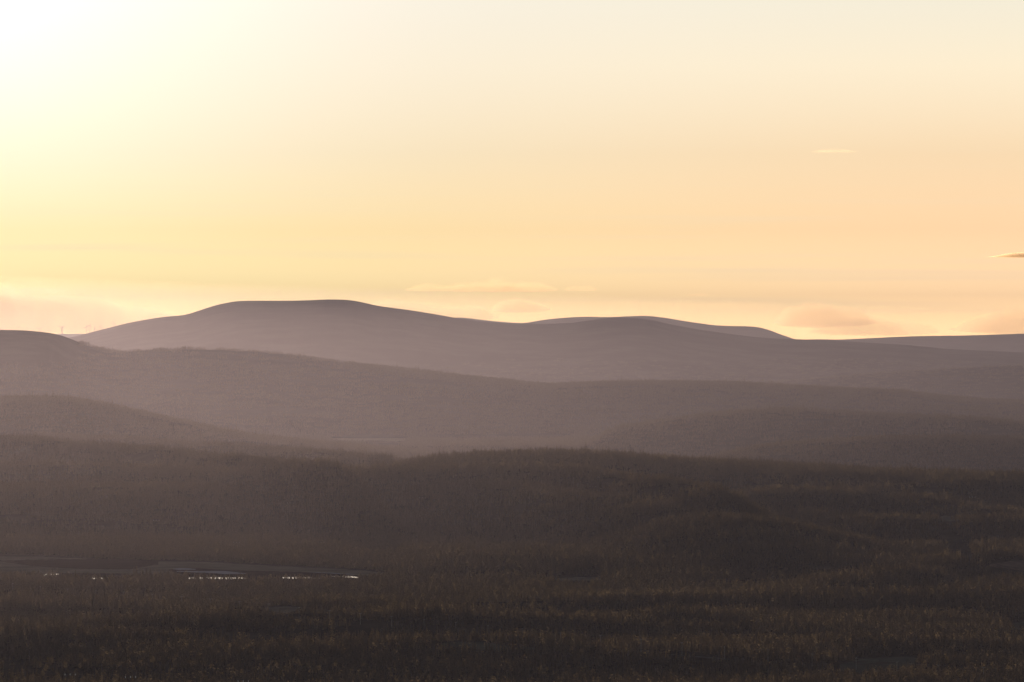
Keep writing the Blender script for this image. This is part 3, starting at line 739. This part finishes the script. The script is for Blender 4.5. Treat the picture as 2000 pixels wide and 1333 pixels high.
gt.interface.new_socket('Geometry', in_out='INPUT', socket_type='NodeSocketGeometry'); gt.interface.new_socket('Geometry', in_out='OUTPUT', socket_type='NodeSocketGeometry')
N = gt.nodes; gi = N.new('NodeGroupInput'); go = N.new('NodeGroupOutput'); iop = N.new('GeometryNodeInstanceOnPoints'); ci = N.new('GeometryNodeCollectionInfo')
ci.inputs['Collection'].default_value = lib; ci.inputs['Separate Children'].default_value = True; ci.inputs['Reset Children'].default_value = True
def attr(nm, tp): n = N.new('GeometryNodeInputNamedAttribute'); n.data_type = tp; n.inputs['Name'].default_value = nm; return n.outputs[0]
gt.links.new(gi.outputs[0], iop.inputs['Points']); gt.links.new(ci.outputs[0], iop.inputs['Instance']); iop.inputs['Pick Instance'].default_value = True
gt.links.new(attr('stand', 'INT'), iop.inputs['Instance Index'])
cx = N.new('ShaderNodeCombineXYZ'); gt.links.new(attr('turn', 'FLOAT'), cx.inputs[2]); er = N.new('FunctionNodeEulerToRotation'); gt.links.new(cx.outputs[0], er.inputs[0]); gt.links.new(er.outputs[0], iop.inputs['Rotation'])
cz = N.new('ShaderNodeCombineXYZ'); cz.inputs[0].default_value = 1; cz.inputs[1].default_value = 1; gt.links.new(attr('size', 'FLOAT'), cz.inputs[2]); gt.links.new(cz.outputs[0], iop.inputs['Scale'])
gt.links.new(iop.outputs[0], go.inputs[0])
md = forest.modifiers.new('stands', 'NODES'); md.node_group = gt

# ------------------------------------------------------------------ haze
V, Fc = box((0, 0, 0), (1, 1, 1))
hz = link('haze', mesh_np('haze', [(x*117000, y*117000, -85 if zz < 0 else 720) for x, y, zz in V], Fc, []))
m, t = mat('haze_air'); pv = t.node('ShaderNodeVolumePrincipled'); pv.inputs['Density'].default_value = HAZE_DENSITY; pv.inputs['Color'].default_value = HAZE_COL
pv.inputs['Anisotropy'].default_value = HAZE_G; oo = t.node('ShaderNodeOutputMaterial'); t.link(pv.outputs[0], oo.inputs['Volume'])
hz.data.materials.append(m); tag(hz, 'pale evening haze filling the air over the plain', kind='stuff')

# ------------------------------------------------------------------ clouds far beyond the hills (outside the haze)
def cloud_mat(name, dens, g=.6):
    m, t = mat(name); v = t.node('ShaderNodeVolumePrincipled'); v.inputs['Density'].default_value = dens; v.inputs['Color'].default_value = (.94, .75, .52, 1)
    v.inputs['Anisotropy'].default_value = g; q = t.node('ShaderNodeOutputMaterial'); t.link(v.outputs[0], q.inputs['Volume']); return m
CM = {'thin': cloud_mat('thin_cloud', .0002), 'mid': cloud_mat('bank_cloud', .0004), 'dense': cloud_mat('dense_cloud', .0035)}
def cloud(top, base, D, depth, kind, label, puff=1., seed=0):
    xs = np.linspace(top[0][0], top[-1][0], max(40, int((top[-1][0]-top[0][0])/1.0))); n = len(xs); k = 26
    ty = np.interp(xs, *zip(*top)); q = (xs-xs[0])/(xs[-1]-xs[0]); edge = np.sqrt(np.clip(np.minimum(q, 1-q)*8, 0, 1))
    zt = H+(HY-ty)/F*D; zb = H-(base-HY)/F*D; th = (zt-zb)*edge
    Xc = (xs-1000)/F*D
    v = np.linspace(-1, 1, k); prof = np.sqrt(np.clip(1-v*v, 0, 1))
    XX, VV = np.meshgrid(Xc, v, indexing='ij'); dd = depth*(.6+.8*(fbm(xs/40+seed, xs*0+3, 3)+.5))*(.3+.7*edge)
    YY = D+VV*dd[:, None]
    nz = fbm(XX/130+seed*7, YY/200, 6, .62)
    tz = th[:, None]*prof*(1+puff*2.2*nz)
    bz = -th[:, None]*prof*.22*(1+puff*1.6*fbm(XX/300+seed+40, YY/300, 4, .6))
    zmid = (zb+.22*(zt-zb)*.5)[:, None] if hasattr(zb, '__len__') else zb
    Vt = np.stack([XX, YY, zmid+np.maximum(tz, 0)+.5*(prof > 0)], -1).reshape(-1, 3); Vb = np.stack([XX, YY, zmid+bz-.5*(prof > 0)], -1).reshape(-1, 3)
    idx = np.arange(n*k).reshape(n, k); a = np.stack([idx[:-1, :-1], idx[1:, :-1], idx[1:, 1:], idx[:-1, 1:]], -1).reshape(-1, 4); b = a[:, ::-1]+n*k
    r = list(idx[:, 0])+list(idx[-1, 1:])+list(idx[::-1, -1][1:])+list(idx[0, ::-1][1:-1]); r = np.array(r); r2 = np.roll(r, -1)
    side = np.stack([r2, r, r+n*k, r2+n*k], -1)
    o = link('cloud', mesh_np('cloud', np.concatenate([Vt, Vb]), np.concatenate([a, b, side]), CM[kind])); tag(o, label, 'cloud', 'small clouds low over the horizon')
DC = 105000
cloud([(788, 567), (800, 560), (830, 556), (868, 560), (905, 555), (935, 555), (958, 552), (970, 549), (985, 551), (1000, 556), (1025, 551), (1045, 554), (1070, 554), (1090, 562)], 567, DC, 1500, 'mid', 'puffy broken cloud bar with peach heart above the dip between the fells', 1, 1)
cloud([(1100, 566), (1112, 560), (1135, 561), (1150, 559), (1170, 566)], 567, DC, 900, 'thin', 'small pale wisp at the right end of the puffy cloud bar', 1.2, 2)
cloud([(955, 604), (972, 591), (990, 585), (1008, 583), (1030, 588), (1060, 595), (1080, 605)], 606, DC, 2000, 'mid', 'smooth hump shaped cloud with bright rim under the puffy bar', .35, 3)
cloud([(700, 598), (730, 586), (775, 585), (800, 590), (830, 594), (865, 600), (900, 598), (925, 596), (950, 602), (975, 612)], 622, DC, 2000, 'mid', 'long low cloud with bright upper edge touching the fell slope', .3, 4)
cloud([(1512, 620), (1535, 602), (1555, 600), (1570, 592), (1600, 594), (1640, 600), (1672, 604), (1705, 616)], 632, DC, 2200, 'mid', 'faint domed cloud bank above the saddle with the thin mast', .4, 5)
cloud([(1580, 640), (1612, 626), (1660, 622), (1720, 620), (1770, 624), (1840, 640)], 650, DC-4000, 1900, 'thin', 'low flat cloud just above the saddle, in front of the domed bank', .4, 6)
cloud([(1850, 640), (1880, 630), (1910, 620), (1940, 610), (1970, 605), (2000, 608), (2060, 604), (2150, 612), (2250, 640)], 645, DC, 2200, 'mid', 'cloud bank with bright edges rising at the right edge over the low fell', .6, 7)
cloud([(-300, 600), (-180, 566), (-60, 572), (10, 570), (60, 574), (95, 576), (125, 577), (180, 579), (212, 585), (232, 596), (280, 600), (330, 604), (380, 612)], 640, DC, 2600, 'mid', 'broad peach cloud bank with bright curved rim at the left', .25, 8)
cloud([(-100, 566), (10, 556), (40, 560), (95, 563), (115, 560), (132, 566), (145, 574)], 572, DC+5000, 1200, 'thin', 'pale ragged wisps on top of the left cloud bank', 1.2, 9)
cloud([(1925, 503), (1950, 499), (1975, 495), (2000, 493), (2060, 492), (2150, 500)], 501, DC, 1200, 'dense', 'small dark lens shaped cloud cut by the right edge', .4, 10)
cloud([(1583, 297), (1605, 293), (1630, 292), (1655, 294), (1676, 297)], 297, DC, 500, 'thin', 'tiny bright streak of cloud high at the right', .8, 11)
cloud([(1150, 622), (1190, 608), (1215, 600), (1245, 597), (1275, 606), (1300, 614), (1340, 620)], 628, DC, 1200, 'thin', 'ragged pale cloud puffs just over the rounded fell', 1.1, 12)
cloud([(1335, 578), (1350, 575), (1370, 573), (1386, 577)], 577, DC, 600, 'thin', 'tiny cloud fleck above the right end of the rounded fell', 1., 13)

# valley mist, added volume; slanted and tilted to put extra glow at left
FP = [(-12000, 3000), (-500, 5600), (1050, 11800), (12000, 16000), (12000, 51000), (-12000, 51000)]
V = [(x, y, -84.) for x, y in FP]+[(x, y, 120+.0112*y-.035*x) for x, y in FP]
Fc = [(5, 4, 3, 2, 1, 0), (6, 7, 8, 9, 10, 11)]+[(i, (i+1) % 6, 6+(i+1) % 6, 6+i) for i in range(6)]
ms = link('valley_mist', mesh_np('valley_mist', V, Fc, []))
m, t = mat('mist_air'); pv = t.node('ShaderNodeVolumePrincipled'); pv.inputs['Density'].default_value = MIST_DENSITY; pv.inputs['Color'].default_value = MIST_COL
pv.inputs['Anisotropy'].default_value = MIST_G; oo = t.node('ShaderNodeOutputMaterial'); t.link(pv.outputs[0], oo.inputs['Volume'])
ms.data.materials.append(m); tag(ms, 'thin valley mist, thickened towards the left to add glow there', kind='stuff')
